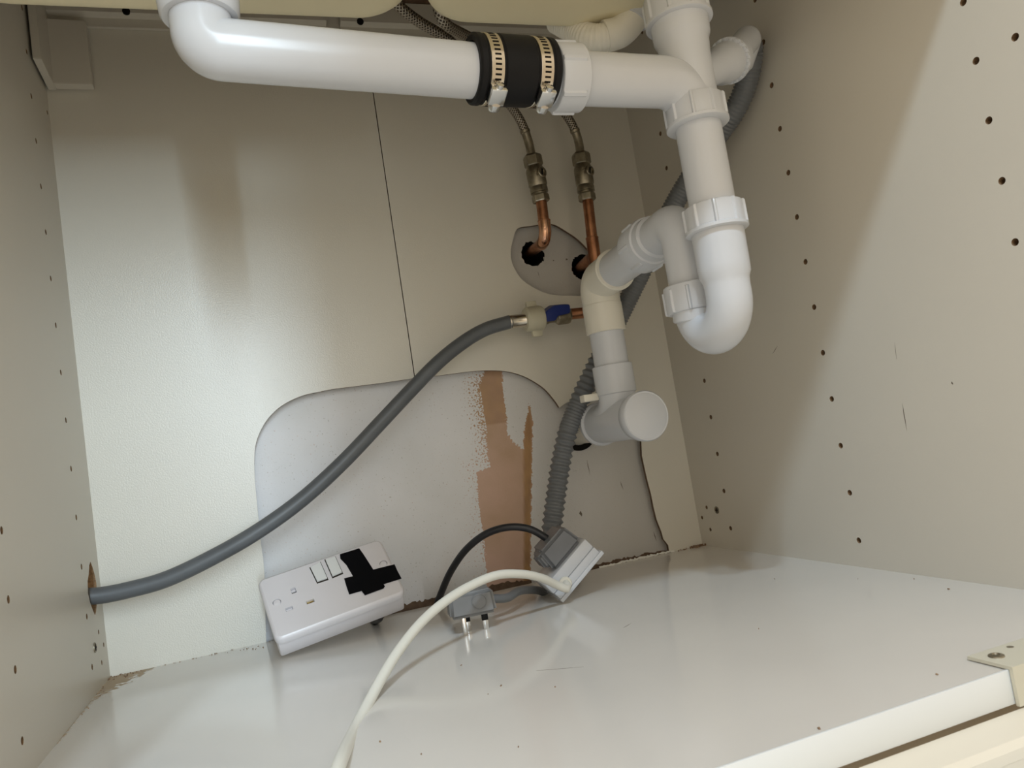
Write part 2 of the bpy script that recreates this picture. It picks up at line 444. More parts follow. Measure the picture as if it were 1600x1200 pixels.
# plaster wall behind the back boards, bare brown patch shaped by attributes
PATCH = [(760, 570), (783, 570), (786, 610), (788, 630), (794, 680), (805, 694), (818, 705), (818, 690), (820, 664), (825, 645), (827, 630), (831, 645), (832, 664), (831, 720), (830, 800), (829, 897), (828, 935), (762, 935), (760, 879), (752, 815), (751, 800), (744, 738), (767, 730), (762, 690), (758, 650), (750, 608)]
WOODP = [(818, 705), (818, 690), (820, 664), (827, 630), (832, 664), (830, 800), (829, 897), (828, 935), (818, 935), (819, 820)]
def poly_sd(p, poly):
    x, y = p; ins = False; best = 1e9; n = len(poly)
    for i in range(n):
        x1, y1 = poly[i]; x2, y2 = poly[(i+1) % n]
        if (y1 > y) != (y2 > y) and x < (x2-x1)*(y-y1)/(y2-y1)+x1: ins = not ins
        dx, dy = x2-x1, y2-y1; t = max(0, min(1, ((x-x1)*dx+(y-y1)*dy)/(dx*dx+dy*dy+1e-9)))
        best = min(best, math.hypot(x-x1-t*dx, y-y1-t*dy))
    return best if ins else -best
PIPE_HOLES = [(P(832, 397, y=YW), 17.5), (P(912, 418, y=YW), 19.0)]
def plaster_wall():
    patch = [(q.x, q.z) for q in (P(u, v, y=YW) for u, v in PATCH)]
    wood = [(q.x, q.z) for q in (P(u, v, y=YW) for u, v in WOODP)]
    def patch_mid(z): return P(788, 600+(285-z)*1.2, y=YW).x
    mb = MB(); x0, x1, z0, z1, st = -20, W+20, -44, 804, 3.0
    nx = int((x1-x0)/st)+1; nz = int((z1-z0)/st)+1; bare = []; wd = []; gr = []
    for j in range(nz):
        for i in range(nx):
            x, z = x0+i*st, z0+j*st; mb.v.append(Vector((x, YW, z)))
            b = w_ = 0.0
            if 380 < x < 600 and z < 310:
                d = poly_sd((x, z), patch); b = max(0, min(1.2, 0.5+d/1.1))
                if d < 0 and x < 520:                      # speckled left margin
                    zone = 1.0 if 165 < z < 285 else 0.45
                    dl = -d if x < patch_mid(z) else 99
                    b = max(b, (0.56-dl/55.0)*zone if dl < 40 else 0)
                w_ = max(0, min(1, 0.5+poly_sd((x, z), wood)/3.0))
                if z > 215 and x < 510: w_ = max(w_, 0.55)
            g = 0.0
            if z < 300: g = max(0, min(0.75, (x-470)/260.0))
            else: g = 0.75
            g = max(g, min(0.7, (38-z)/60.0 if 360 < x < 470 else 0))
            bare.append(b); wd.append(w_); gr.append(g)
    hol = [(h.x, h.z, r) for h, r in PIPE_HOLES]
    for j in range(nz-1):
        for i in range(nx-1):
            x, z = x0+(i+.5)*st, z0+(j+.5)*st
            if any(math.hypot(x-hx, z-hz) < r+1 for hx, hz, r in hol): continue
            mb.face((j*nx+i, j*nx+i+1, (j+1)*nx+i+1, (j+1)*nx+i))
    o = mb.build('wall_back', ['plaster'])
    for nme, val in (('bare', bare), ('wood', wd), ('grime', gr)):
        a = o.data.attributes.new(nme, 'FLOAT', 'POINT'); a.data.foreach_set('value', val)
    for (hx, hz, r) in hol:          # the knocked-out holes behind the pipes, ragged rims
        m = MB(); n = 28; jr = [r+random.uniform(-1.6, 1.6) for _ in range(n)]
        for rr, yy in ((7.5, YW-0.5), (0, YW-0.5), (-1.5, YW+6), (-2, YW+70)):
            for k in range(n):
                th = 2*math.pi*k/n; R_ = jr[k]+rr
                m.v.append(Vector((hx+R_*math.cos(th), yy, hz+R_*math.sin(th)*1.05)))
        for q in range(3):
            for k in range(n): m.face((q*n+k, q*n+(k+1) % n, (q+1)*n+(k+1) % n, (q+1)*n+k), 0 if q == 0 else 1)
        m.face(tuple(3*n+k for k in range(n)), 1)
        ob = m.build('pipe_hole', ['plaster', 'void'], o)
        a = ob.data.attributes.new('grime', 'FLOAT', 'POINT'); a.data.foreach_set('value', [0.8]*len(m.v))
    return structure(o, 'painted wall behind the cut back boards with a bare brown strip')
wall_back = plaster_wall()
# ragged dark brown strip standing in for the dark gap at the base board
def ragged_strip(x0, x1, h0, h1, step):
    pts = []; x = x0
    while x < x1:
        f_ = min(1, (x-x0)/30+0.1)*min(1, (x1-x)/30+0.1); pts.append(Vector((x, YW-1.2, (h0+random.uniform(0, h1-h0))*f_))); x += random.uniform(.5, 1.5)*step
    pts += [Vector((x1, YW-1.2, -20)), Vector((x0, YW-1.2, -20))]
    MB().prism(pts, (0, 1.1, 0)).build('ragged_strip', 'chipboard_dark', wall_back)
ragged_strip(255, 505, 3.5, 7.5, 3.0); ragged_strip(556, 716, 1.0, 4.6, 3.0)
# rough end strip of wall under the floor gap
o = MB().abox((-18, YW+80, -40), (W+18, YW+90, H)).build('wall_far', 'void'); structure(o, 'masonry behind the plaster')

# back boards: left and right, with the hand-cut openings
def px2(lst, smooth=True):
    pts = [P(u, v, y=0) for u, v in lst]
    if smooth: pts = catmull(pts, 4.0)
    return [(q.x, q.z) for q in pts]
left_cut = px2([(416, 1005), (413, 895), (408, 850), (402, 790), (398, 745), (398, 705), (404, 680), (418, 655), (440, 634), (470, 619), (500, 612), (520, 608), (560, 603), (600, 598)])
topj = P(650, 591, y=0)
lo = [(0, -16), (left_cut[0][0], -16)] + left_cut[1:] + [(XJ-0.6, topj.z+0.3), (XJ-0.6, H), (0, H)]
o = sheet(lo, [], lambda x, z: Vector((x, 0, z)), (0, 5, 0)).build('back_panel', ['back_melamine', 'chipboard_dark'], wall_back)
o['label'] = 'left back board'
rc = px2([(652, 591), (700, 585), (740, 580), (775, 579), (800, 582), (825, 591), (850, 607), (866, 625), (874, 637)])[1:] + px2([(884, 630), (900, 624), (925, 618), (955, 622), (985, 645)])
rough = [(1001, 690), (1004, 712), (1008, 735), (1011, 752), (1017, 772), (1021, 792), (1027, 812), (1034, 830), (1037, 842), (1043, 852)]
rc += [(q.x+random.uniform(-1.2, 1.2), q.z) for q in (P(u, v, y=0) for u, v in rough)]
ro = [(XJ+0.6, topj.z)] + [q for q in rc if q[0] > XJ+2] + [(709, -16), (W, -16), (W, H), (XJ+0.6, H)]
small = px2([(798, 390), (802, 372), (809, 357), (830, 353), (852, 350), (866, 351), (884, 361), (903, 374), (919, 390), (934, 408), (945, 430), (940, 452), (920, 461), (890, 462), (860, 460), (835, 450), (815, 436), (803, 418), (798, 402)])
o = sheet(ro, [small], lambda x, z: Vector((x, 0, z)), (0, 5, 0), thru=(0,)).build('back_panel', ['back_melamine', 'chipboard_dark'], wall_back)
o['label'] = 'right back board'

# rail along the top of the back wall
def back_rail():
    mb = MB()
    mb.prism([Vector((4, y, z)) for y, z in ((-1, 757), (-6, 757), (-6, 768), (-16, 770), (-16, 799), (-1, 799))], (330, 0, 0))
    mb.prism([Vector((352, y, z)) for y, z in ((-1, 752), (-6, 752), (-6, 768), (-16, 770), (-16, 799), (-1, 799))], (330, 0, 0))
    o = mb.build('trim_3', 'melamine'); structure(o, 'white rail along the top of the back boards')
    for u, v in ((197, 17), (563, 33)):
        q = P(u, v, y=-16.2); MB().lathe(q, (0, 1, 0), [(0, 4.5), (2, 4.5), (4, 0.1)], 16).build('screw_hole', 'void', o)
back_rail()

# ------------------------------------------------------------------ helpers for plumbing
def ridges(n, amp, width=0.16, phase=0.0):
    def f(th):
        k = ((th+phase)*n/(2*math.pi)) % 1.0
        return amp if k < width else 0.0
    return f
def nut(parent, o, d, r, h, rin, n=8, mat_='white_plastic', phase=0.0, flange=True):
    """ribbed compression nut; the rim with the plain flange is at the start"""
    mb = MB(); fl = 1.6 if flange else 0.0
    prof = [(0, rin), (0, r-1.0+fl*.5), (1.0, r+fl), (3.6, r+fl), (4.4, r, 1), (h-2.0, r, 1), (h-0.6, r-0.8, 1), (h, r-2.2), (h, rin), (0, rin)]
    mb.lathe(o, d, prof, 128, 0, ridges(n, 1.7, 0.14, phase)); return mb.build('nut', mat_, parent, sharp=30)

# ------------------------------------------------------------------ the sink
def sink():
    t = thing('inset_sink', 'cream underside of the double bowl sink at the top', 'sink', (380, -400, 578))
    def bowl(x0, x1, y0, y1, zb, corner, fil):
        mb = MB(); rings = []; cs = 8
        def outline(ins, z):
            r = max(2, corner-ins); pts = []
            for cx, cy, a0 in ((x1-ins-r, y1-ins-r, 0), (x0+ins+r, y1-ins-r, 90), (x0+ins+r, y0+ins+r, 180), (x1-ins-r, y0+ins+r, 270)):
                for k in range(cs+1):
                    a = math.radians(a0+90*k/cs); pts.append(Vector((cx+r*math.cos(a), cy+r*math.sin(a), z)))
            return pts
        lay = [outline(0, H-0.5), outline(0.5, zb+fil+60)]
        for k in range(7):
            a = math.pi/2*k/6; lay.append(outline(fil*(1-math.cos(a))+1, zb+fil*(1-math.sin(a))))
        lay.append(outline(fil+12, zb-0.2))
        n = len(lay[0])
        for l in lay: mb.v += l
        for j in range(len(lay)-1):
            for k in range(n): mb.face((j*n+k, j*n+(k+1) % n, (j+1)*n+(k+1) % n, (j+1)*n+k))
        mb.face(tuple((len(lay)-1)*n+k for k in range(n)))
        return mb.build('bowl', 'sink_underside', t, sharp=50)
    bowl(-4, 361, -560, -303, 584, 48, 20)
    bowl(371, 660, -560, -303, 584, 48, 20)
    return t
sink()

# ------------------------------------------------------------------ waste pipework (white)
A0 = Vector((181, -408, 0))                 # left bowl outlet axis
def waste_pipe():
    t = thing('waste_pipe', 'long white horizontal waste pipe with an elbow under the left bowl', 'pipe', (181, -408, 475))
    path = bend([(182, -408, 570), (182, -408, 499), (398, -407, 485)], [12], 16)
    MB().tube(path, 21.5, 48).build('pipe', 'white_plastic', t)
    mb = MB(); mb.lathe((182, -408, 522), (0, 0, 1), [(0, 21.6), (0, 26), (2, 27.5), (14, 28.5), (30, 29.5), (48, 29.5), (48, 21.6), (0, 21.6)], 64)
    mb.build('collar', 'white_plastic', t)
    MB().ring((182, -408, 556), (0, 0, 1), 26, 33, 22, 2).build('nut', 'white_plastic', t)
waste_pipe()
AX = Vector((1, 0, -0.02)).normalized()
def coupling():
    t = thing('rubber_coupling', 'black rubber pipe coupling held by two steel hose clips', 'coupling', (418, -405, 455))
    s0 = P(735, 108, y=-407); s1 = P(859, 115, y=-404); d = (s1-s0).normalized(); Ln = (s1-s0).length
    mb = MB(); mb.lathe(s0, d, [(0, 21.6), (0, 25.5), (1.5, 27.6), (6, 27.8), (7, 26.8), (21, 26.8), (22, 28.0), (Ln-22, 28.0), (Ln-21, 26.8), (Ln-7, 26.8), (Ln-6, 27.8), (Ln-1.5, 27.6), (Ln, 25.5), (Ln, 21.6), (0, 21.6)], 64)
    mb.build('sleeve', 'rubber', t)
    for c in (14.0, Ln-14.0):
        o = s0+d*c
        r = 27.9; a, b, dd = frame(d)
        band = MB().ring(o-d*5.5, d, 26.6, r, 11, 0.4, 72).build('clip_band', 'steel', t)
        sl = MB()                                # slots of the worm drive
        for k in range(46):
            th = 2*math.pi*k/46; rad = a*math.cos(th)+b*math.sin(th); tg = rad.cross(d)
            sl.box(o+rad*(r-0.2), (d, tg, rad), (2.6, 0.75, 0.35))
        so = sl.build('slots', 'void', band)
        # screw housing underneath, towards the viewer
        rad = (Vector((0, -0.42, -0.9)) - d*Vector((0, -0.42, -0.9)).dot(d)).normalized(); tg = rad.cross(d).normalized()
        hm = MB().box(o+rad*(r+3.2), (d, tg, rad), (6.8, 8.0, 4.2), 1.4)
        hm.build('screw_housing', 'chrome', band)
        sc = MB().lathe(o+rad*(r+4.0)-tg*13, tg, [(0, 3.0), (0, 4.6), (1, 5.0), (6, 5.0), (6.2, 3.2), (24, 3.2), (24.5, 2)], 18)
        sc.build('worm_screw', 'chrome', band)
coupling()

V1 = Vector((594, -396, 0))                 # axis of the trap inlet
ZA = 484.0
SP0 = Vector((604, -388, 492)); SP1 = P(1143, 93, y=-358)          # spigot of the tee, towards the right wall
def waste_tee():
    t = thing('waste_tee', 'white swept waste tee below the right bowl outlet', 'pipe fitting', (600, -396, 450))
    mb = MB()
    mb.lathe(V1+Vector((0, 0, 446)), (0, 0, 1), [(0, 19), (0, 22), (62, 22.4), (76, 23.4), (80, 25.2), (82, 25.8), (104, 26.8), (112, 26.8), (112, 19), (0, 19)], 56)
    mb.tube(bend([(440, -403, ZA), (594, -396, ZA), (594, -396, 446)], [32], 14), 22.4, 48)
    mb.build('body', 'white_plastic', t, sharp=28)
    # side spigot towards the right wall
    s0 = SP0; s1 = SP1; d = (s1-s0).normalized(); L = (s1-s0).length
    m = MB(); m.lathe(s0, d, [(0, 13), (L-36, 15.5), (L-27, 19.0), (L-4, 19.6), (L, 19.6), (L, 12)], 40); m.build('spigot', 'white_plastic', t)
    # nuts
    nut(t, V1+Vector((0, 0, 541)), (0, 0, 1), 29.0, 28, 22, 9, phase=0.35)
    nut(t, V1+Vector((0, 0, 442)), (0, 0, 1), 26.6, 25, 19.5, 9, phase=0.2)
    q = P(878, 116, y=-404); nut(t, (479, -402, ZA), (-1, 0, 0), 28.0, 25, 21, 6, phase=0.5, flange=False)
    return t
waste_tee()
def p_trap():
    t = thing('waste_trap', 'white tubular trap with a deep u bend', 'trap', (600, -360, 236))
    yl = -340.0; zc = 286.5; rb = (yl-V1.y)/2
    MB().tube([V1+Vector((0, 0, 470)), V1+Vector((0, 0, 360))], 20.6, 48).build('inlet_tube', 'white_plastic', t)
    nut(t, V1+Vector((0, 0, 343)), (0, 0, 1), 26.4, 25, 19.5, 9, phase=0.1)
    # u bend with the widened socket at the top of its long leg
    path = [V1+Vector((0, 0, 352)), V1+Vector((0, 0, 330)), V1+Vector((0, 0, 312)), V1+Vector((0, 0, 304)), V1+Vector((0, 0, 299)), V1+Vector((0, 0, 294))]
    rad = [23.4, 23.2, 23.0, 22.7, 20.6, 20.1]
    n = 22
    for k in range(n+1):
        a = math.pi*k/n; path.append(Vector((V1.x, V1.y+rb-rb*math.cos(a), zc-1-rb*1.02*math.sin(a)))); rad.append(20.1)
    path += [Vector((V1.x, yl, zc+4)), Vector((V1.x, yl, zc+16))]; rad += [20.1, 20.1]
    it = iter(rad); MB().tube(path, lambda s: next(it), 48).build('u_bend', 'white_plastic', t)
    nut(t, (V1.x, yl, zc+23), (0, 0, -1), 26.6, 27, 19.5, 9, phase=0.55, flange=False)
    MB().ring((V1.x, yl-1.2, zc-13), (0, -0.12, 1), 17, 23.0, 12, 1.2, 40).build('collar', 'white_plastic', t)
    # swivel piece: up from the nut and over to the horizontal outlet
    ze = 374.0
    MB().tube(bend([(V1.x, yl, zc+22), (V1.x, yl, ze+1), (V1.x+7, -262, ze-1)], [24], 14), 20.4, 48).build('swivel_bend', 'white_plastic', t)
    m = MB(); m.lathe((V1.x+4, -290, ze), (0.06, 1, -0.03), [(0, 20.6), (2, 23), (12, 24), (13, 26), (20, 27), (20, 19)], 48); m.build('outlet_collar', 'white_plastic', t)
    nut(t, (V1.x+8, -245, ze-1), (-0.06, -1, 0.03), 27.4, 27, 19.5, 7, phase=0.2, flange=False)
p_trap()
BV = Vector((607, -122, 0))
def drain_pipe():
    t = thing('drain_pipe', 'white drain pipe with a yellowed elbow near the back wall', 'pipe', (607, -122, 236))
    MB().tube([(603, -262, 373), (606.5, -130, 368)], 21.4, 44).build('pipe', 'white_plastic', t)
    MB().tube([(607, -122, 345), (607, -122, 232)], 21.4, 44).build('pipe', 'white_plastic', t)
    # knuckle elbow: collar on each end and a tight corner
    path = bend([(605, -176, 369.5), (607, -122, 367.5), (607, -122, 305)], [17], 10)
    m = MB().tube(path, 24.0, 48); m.build('elbow', 'old_plastic', t)
    MB().ring((605.0, -177, 369.5), (0.04, 1, -0.03), 21, 25.4, 5, 1, 48).build('rim', 'old_plastic', t)
    MB().ring((607, -122, 303), (0, 0, 1), 21, 24.6, 36, 0.8, 48).build('rim', 'old_plastic', t)
    return t
drain_pipe()
def inspection_tee():
    t = thing('inspection_tee', 'white capped tee carrying the drain pipe into the back wall', 'pipe fitting', (607, -110, 160))
    zt = 193.0
    m = MB()
    m.tube(bend([(607, -122, 250), (607, -122, 208), (607, -78, zt)], [24], 8), 23.2, 44)
    m.tube([(607, -178, zt), (607, -62, zt)], 25.4, 48)
    m.build('body', 'white_plastic', t, sharp=30)
    MB().ring((607, -122, 226), (0, 0, 1), 20, 24.9, 36, 0.8, 48).build('socket_rim', 'white_plastic', t)
    MB().ring((607, -66, zt), (0, 1, 0), 22, 28.8, 8, 1.6, 48).build('socket_rim', 'white_plastic', t)
    m = MB().lathe((607, -170, zt), (0, -1, 0), [(0, 24), (0, 27), (2, 28.6), (10, 29.4), (15.5, 29.6), (17.4, 28.4), (17.2, 26.6), (17.8, 25.6), (18.0, 0.05)], 56)
    m.build('cap', 'white_plastic', t)
    MB().tube([(607, -62, zt), (607, YW+40, zt)], 22.6, 40).build('wall_stub', 'old_plastic', t)
    m = MB().box((574, -112, 226), ((1, 0, 0), (0, 1, 0), (0, 0, 1)), (10, 7, 4.5), 1); m.build('clip_lug', 'old_plastic', t)
inspection_tee()
# dark ring where the stub passes through the wall
m = MB().ring((607, YW-1.0, 189), (0, -1, 0), 20, 28, 0.6, 0.1, 36); o = m.build('stub_gap', 'void', wall_back)

# ------------------------------------------------------------------ hoses
def corr(pitch_list, base, amp):
    """corrugated radius; pitch_list of (arc length, pitch, amp scale)"""
    def f(s):
        pit, sc = pitch_list[0][1], pitch_list[0][2]
        for a, p_, q_ in pitch_list:
            if s >= a: pit, sc = p_, q_
        x = (s/pit) % 1.0
        tri = 1-abs(2*x-1)
        return base+amp*sc*(tri*2-1)
    return f
def drain_hose():
    t = thing('drain_hose', 'dark grey corrugated appliance drain hose from the waste tee to the floor', 'hose', P(866, 832, y=-52))
    ctrl = [P(1167, 62, y=-318), P(1174, 78, y=-306), P(1172, 104, y=-298), P(1163, 140, y=-282), P(1146, 176, y=-262), P(1112, 226, y=-225), P(1052, 322, y=-160), P(1000, 430, y=-105),
            P(968, 495, y=-82), P(932, 570, y=-68), P(906, 625, y=-60), P(888, 672, y=-54), P(877, 720, y=-52), P(868, 780, y=-54), P(862, 832, y=-58), P(862, 870, y=-62)]
    path = catmull(ctrl, 1.05)
    tot = sum((path[i+1]-path[i]).length for i in range(len(path)-1))
    L0 = [0.0]
    for i in range(1, len(path)): L0.append(L0[-1]+(path[i]-path[i-1]).length)
    def at_px(q): 
        return min(range(len(path)), key=lambda i: (path[i]-q).length)
    sA = L0[at_px(ctrl[9])]-8; sB = L0[at_px(ctrl[10])]; sC = L0[at_px(ctrl[11])]
    hose = MB().tube(path, corr([(0, 4.2, 0.75), (sA-2, 4.2, 0.75), (sA, 8.6, 1.35), (sB+4, 4.2, 0.75), (sC, 8.6, 1.35)], 12.2, 1.25), 26)
    hose.build('hose', 'grey_hose', t, sharp=180)
    # smooth cuff at the spigot end
    q0, q1 = path[0], path[14]
    return t
drain_hose()
def hose_elbow():
    t = thing('hose_elbow', 'white plastic elbow joining the grey drain hose to the tee spigot', 'pipe fitting', P(1150, 85, y=-350))
    s0 = SP0; s1 = SP1; d = (s1-s0).normalized(); a = s1-d*3
    tip = P(1169, 60, y=-336); 
    MB().tube(bend([a+d*4, tip, tip+Vector((7, 27, -12))], [9], 12), 14.2, 36).build('elbow', 'white_plastic', t)
    m = MB(); m.lathe(a-d*5, d, [(0, 18.8), (0, 20.5), (1, 22.3), (3.5, 22.3), (4.5, 21), (14, 20.4), (17, 18), (20, 14), (20, 12)], 60); m.build('collar', 'white_plastic', t)
    m = MB()
    for k in range(22):
        th = 2*math.pi*k/22; aa, bb, dd = frame(d); rad = aa*math.cos(th)+bb*math.sin(th)
        m.box(a-d*5.4+rad*20.6, (d, rad.cross(d), rad), (1.2, 1.6, 1.6), 0.3)
    m.build('teeth', 'white_plastic', t)
hose_elbow()
def overflow_hose():
    t = thing('overflow_hose', 'cream ribbed overflow hose behind the right bowl outlet', 'hose', P(930, 55, y=-330))
    ctrl = [P(868, 30, y=-290), P(895, 45, y=-305), P(920, 58, y=-320), P(945, 58, y=-328), P(970, 50, y=-332)]
    MB().tube(catmull(ctrl, 0.9), corr([(0, 3.4, 0.5)], 13.2, 0.9), 28).build('hose', 'hose_plastic', t, sharp=180)
    c2 = [P(945, 57, y=-328), P(968, 50, y=-332), P(985, 33, y=-336), P(1000, 8, y=-340), P(1006, -20, y=-342)]
    MB().tube(catmull(c2, 3), 15.2, 36).build('cuff', 'hose_plastic', t)
    MB().tube([P(986, 32, y=-336), P(1003, -4, y=-341), P(1006, -20, y=-342)], 17.0, 36).build('sleeve', 'white_plastic', t)
    d = (P(1003, -4, y=-341)-P(986, 32, y=-336)).normalized()
    MB().ring(P(993, 12, y=-338), d, 15, 17.8, 2.0, 0.4, 40).build('clamp_ring', 'plug_grey', t)
overflow_hose()
YV = -40.0
def supply_hose():
    t = thing('supply_hose', 'smooth dark grey water hose curving from the left wall to the blue valve', 'hose', P(470, 780, y=-44))
    ctrl = [Vector((-40, -43, 92)), Vector((-10, -42, 95)), P(160, 930, y=-42), P(200, 922, y=-43), P(260, 905, y=-45), P(330, 872, y=-47), P(400, 832, y=-48), P(470, 782, y=-48), P(535, 723, y=-48),
            P(595, 660, y=-47), P(640, 612, y=-46), P(685, 566, y=-44), P(725, 534, y=-42), P(760, 514, y=-41), P(798, 502.5, y=YV)]
    MB().tube(catmull(ctrl, 5), 8.9, 28).build('hose', 'supply_hose', t)
    a, b = P(795, 503, y=YV), P(823, 500, y=YV); d = (b-a).normalized(); L = (b-a).length
    MB().lathe(a, d, [(0, 8), (0, 9.0), (1, 9.3), (2.5, 8.8), (L-3, 8.6), (L-2, 9.2), (L+4, 9.2), (L+4, 6)], 28).build('ferrule', 'steel', t)
    c = P(834, 498.5, y=YV); 
    n_ = MB().lathe(c-d*13, d, [(0, 9), (0, 14), (3, 16.5), (20, 17.5), (24, 16.5), (26, 14.5), (26, 9)], 32)
    up = Vector((0, 0, 1))
    for s in (1, -1): n_.box(c+up*s*18+d*(1.5 if s < 0 else -1), (d, Vector((0, 1, 0)), up), (7, 3.2, 6), 0.8)
    n_.build('union_nut', 'nut_plastic', t, sharp=30)
supply_hose()
def lever_valve():
    t = thing('lever_valve', 'small appliance valve with a blue lever on the copper stub', 'valve', P(866, 495, y=YV))
    a, b = P(846, 497.5, y=YV), P(892, 491, y=YV); d = (b-a).normalized(); L = (b-a).length
    m = MB().lathe(a, d, [(0, 8.5), (0, 9), (8, 9), (10, 8), (L*.45, 8), (L*.5, 10.5)], 24)
    m.build('body', 'nickel', t)
    h = MB().lathe(a+d*(L*.48), d, [(0, 9), (0, 11), (1.5, 12.2), (L*.4, 12.2), (L*.46, 11), (L*.46, 7)], 6); h.build('hex_nut', 'nickel', t, sharp=20)
    up = Vector((0, -0.25, 0.97)).normalized(); sd = d.cross(up)
    lv = MB()
    c0 = P(867, 486, y=YV-9)
    out = [c0-d*17-up*9, c0-d*17+up*0.5, c0-d*12+up*4, c0-d*4+up*8, c0+d*18+up*7, c0+d*19+up*5.5, c0+d*19-up*4, c0+d*16-up*5.2, c0+d*1-up*6, c0-d*3-up*12, c0-d*16-up*12]
    lv.prism([q-sd*8 for q in out], sd*16, 0, 0.9); lv.build('lever', 'blue_plastic', t, sharp=30)
lever_valve()

# ------------------------------------------------------------------ copper pipes, isolating valves, braided tails
def axis_pts(pts, y): return [P(u, v, y=y) for u, v in pts]
def copper_left():
    a, b = P(845.5, 312, y=YV), P(849, 340, y=YV); c = P(853, 372, y=YV); e = PIPE_HOLES[0][0]
    t = thing('copper_pipe', 'short copper pipe with a bright bend entering the left wall hole', 'pipe', c)
    MB().tube([P(844, 300, y=YV), P(850, 350, y=YV)], 7.5, 28).build('tube', 'copper', t)
    end = Vector((e.x-4, YW+60, e.z+4))
    path = bend([P(850, 344, y=YV), P(853.5, 376, y=YV), end], [17], 12)
    i = 14; MB().tube(path[:i], 8.6, 28).build('elbow', 'bright_copper', t)
    d0 = (path[1]-path[0]).normalized()
    MB().ring(path[0], d0, 7, 9.0, 2.2, 0.6, 28).build('solder_ring', 'copper', t)
    MB().tube([path[i-2], end], 7.5, 28).build('tube', 'copper', t)
copper_left()
def copper_right():
    t = thing('copper_pipe', 'long copper pipe running down behind the white drain elbow', 'pipe', P(926, 380, y=YV))
    top, mid, bot = P(917.5, 305, y=YV), P(925, 372, y=YV), P(934, 440, y=YV)
    zl = P(900, 490, y=YV).z
    low = Vector((mid.x+(bot.x-mid.x)*1.0, YV, zl))
    MB().tube([top, P(926, 380, y=YV)], 7.5, 28).build('tube', 'copper', t)
    tee = MB().tube([mid, P(931.5, 420, y=YV)], 8.7, 28)
    e = PIPE_HOLES[1][0]; j = P(928.5, 400, y=YV)
    tee.tube([j, j+(Vector((e.x-6, YW, e.z-2))-j)*0.45], 8.7, 28); tee.build('branch_tee', 'copper', t, sharp=40)
    MB().tube([j, Vector((e.x-6, YW+60, e.z-2))], 7.5, 28).build('tube', 'copper', t)
    q = P(884, 491.5, y=YV)
    MB().tube(bend([P(931, 415, y=YV), low, q], [14], 10), 7.5, 28).build('tube', 'copper', t)
    d0 = (bot-mid).normalized(); MB().ring(mid-d0*1, d0, 7, 9.1, 2.2, 0.6, 28).build('solder_ring', 'copper', t)
    MB().lathe(P(930.5, 412, y=YV), d0, [(0, 8.7), (1, 10.2), (5, 10.2), (6, 8.7), (6, 7)], 28).build('solder_ring', 'nickel', t)
copper_right()
def iso_valve(label, pt, pm, pb):
    a, m_, b = P(*pt, y=YV), P(*pm, y=YV), P(*pb, y=YV); d = (a-b).normalized(); L = (a-b).length
    t = thing('isolating_valve', label, 'valve', b, 'isolating valves under the braided hoses')
    cy = Vector((0, -1, 0))
    MB().lathe(b, d, [(0, 7.6), (0, 10.8), (1.5, 12), (L*.13, 12), (L*.16, 11), (L*.16, 7.6)], 6, ref=cy).build('nut', 'nickel', t, sharp=20)
    MB().lathe(b+d*L*.16, d, [(0, 8), (0, 9.5), (2, 9.5), (2.5, 12.2), (L*.13, 12.2), (L*.16, 11.4), (L*.2, 12.8), (L*.5, 12.8), (L*.57, 11.4), (L*.6, 10.5), (L*.6, 8)], 30).build('body', 'nickel', t)
    MB().lathe(b+d*L*.76, d, [(0, 8), (0, 11.6), (1.2, 13), (L*.2, 13), (L*.24, 11.6), (L*.24, 6)], 6, ref=cy).build('nut', 'nickel', t, sharp=20)
    # slotted screw boss facing the viewer
    f = (Vector((0.35, -0.93, 0))).normalized(); f = (f-d*f.dot(d)).normalized(); o = b+d*L*.57+f*9
    bo = MB().lathe(o, f, [(0, 7.5), (4.6, 7.5), (5.4, 6.9), (5.4, 5.2), (3.6, 5.0), (3.6, 0.05)], 24); s = bo.build('screw_boss', 'nickel', t, sharp=30)
    q = d.cross(f)
    MB().box(o+f*4.0, ((d+q*0.3).normalized(), ((d+q*0.3).cross(f)), f), (4.4, 0.9, 0.6)).build('slot', 'void', s)
    # cast mark: an angular 7-like ridge beside the boss
    e = o-q*9+f*2.4
    MB().box(e+d*2.5, (q, d, f), (4.0, 0.7, 0.7)).box(e+q*1.6-d*1.2, ((q*0.45+d).normalized(), (q*0.45+d).normalized().cross(f), f), (4.0, 0.7, 0.7)).build('cast_mark', 'nickel', s)
iso_valve('left isolating valve above the short bright copper bend', (831, 243), (840, 275), (846, 316))
iso_valve('right isolating valve above the long copper pipe', (907, 240), (912, 275), (918, 314))
def braided(label, pts):
    ctrl = [P(u, v, y=y) for u, v, y in pts]
    t = thing('braided_hose', label, 'hose', ctrl[-1], 'braided steel tap hoses')
    path = catmull(ctrl, 4)
    MB().tube(path[:-7], 6.1, 24).build('braid', 'braid', t)
    MB().tube(path[-8:], 6.0, 24).build('ferrule', 'nickel', t)
    d = (path[-7]-path[-9]).normalized(); MB().ring(path[-9], d, 5.5, 6.9, 5, 0.8, 24).build('crimp', 'nickel', t)
braided('left braided steel hose feeding the valve over the copper bend', [(600, -22, -215), (622, 8, -205), (655, 34, -185), (700, 62, -160), (750, 108, -115), (795, 162, -62), (815, 192, -46), (826, 222, -41), (830.5, 243, YV)])
braided('right braided steel hose feeding the valve over the long copper pipe', [(694, -34, -238), (684, 4, -236), (696, 37, -222), (732, 58, -185), (790, 90, -130), (850, 140, -75), (886, 182, -48), (899, 206, -42), (905, 226, -40), (907, 242, YV)])

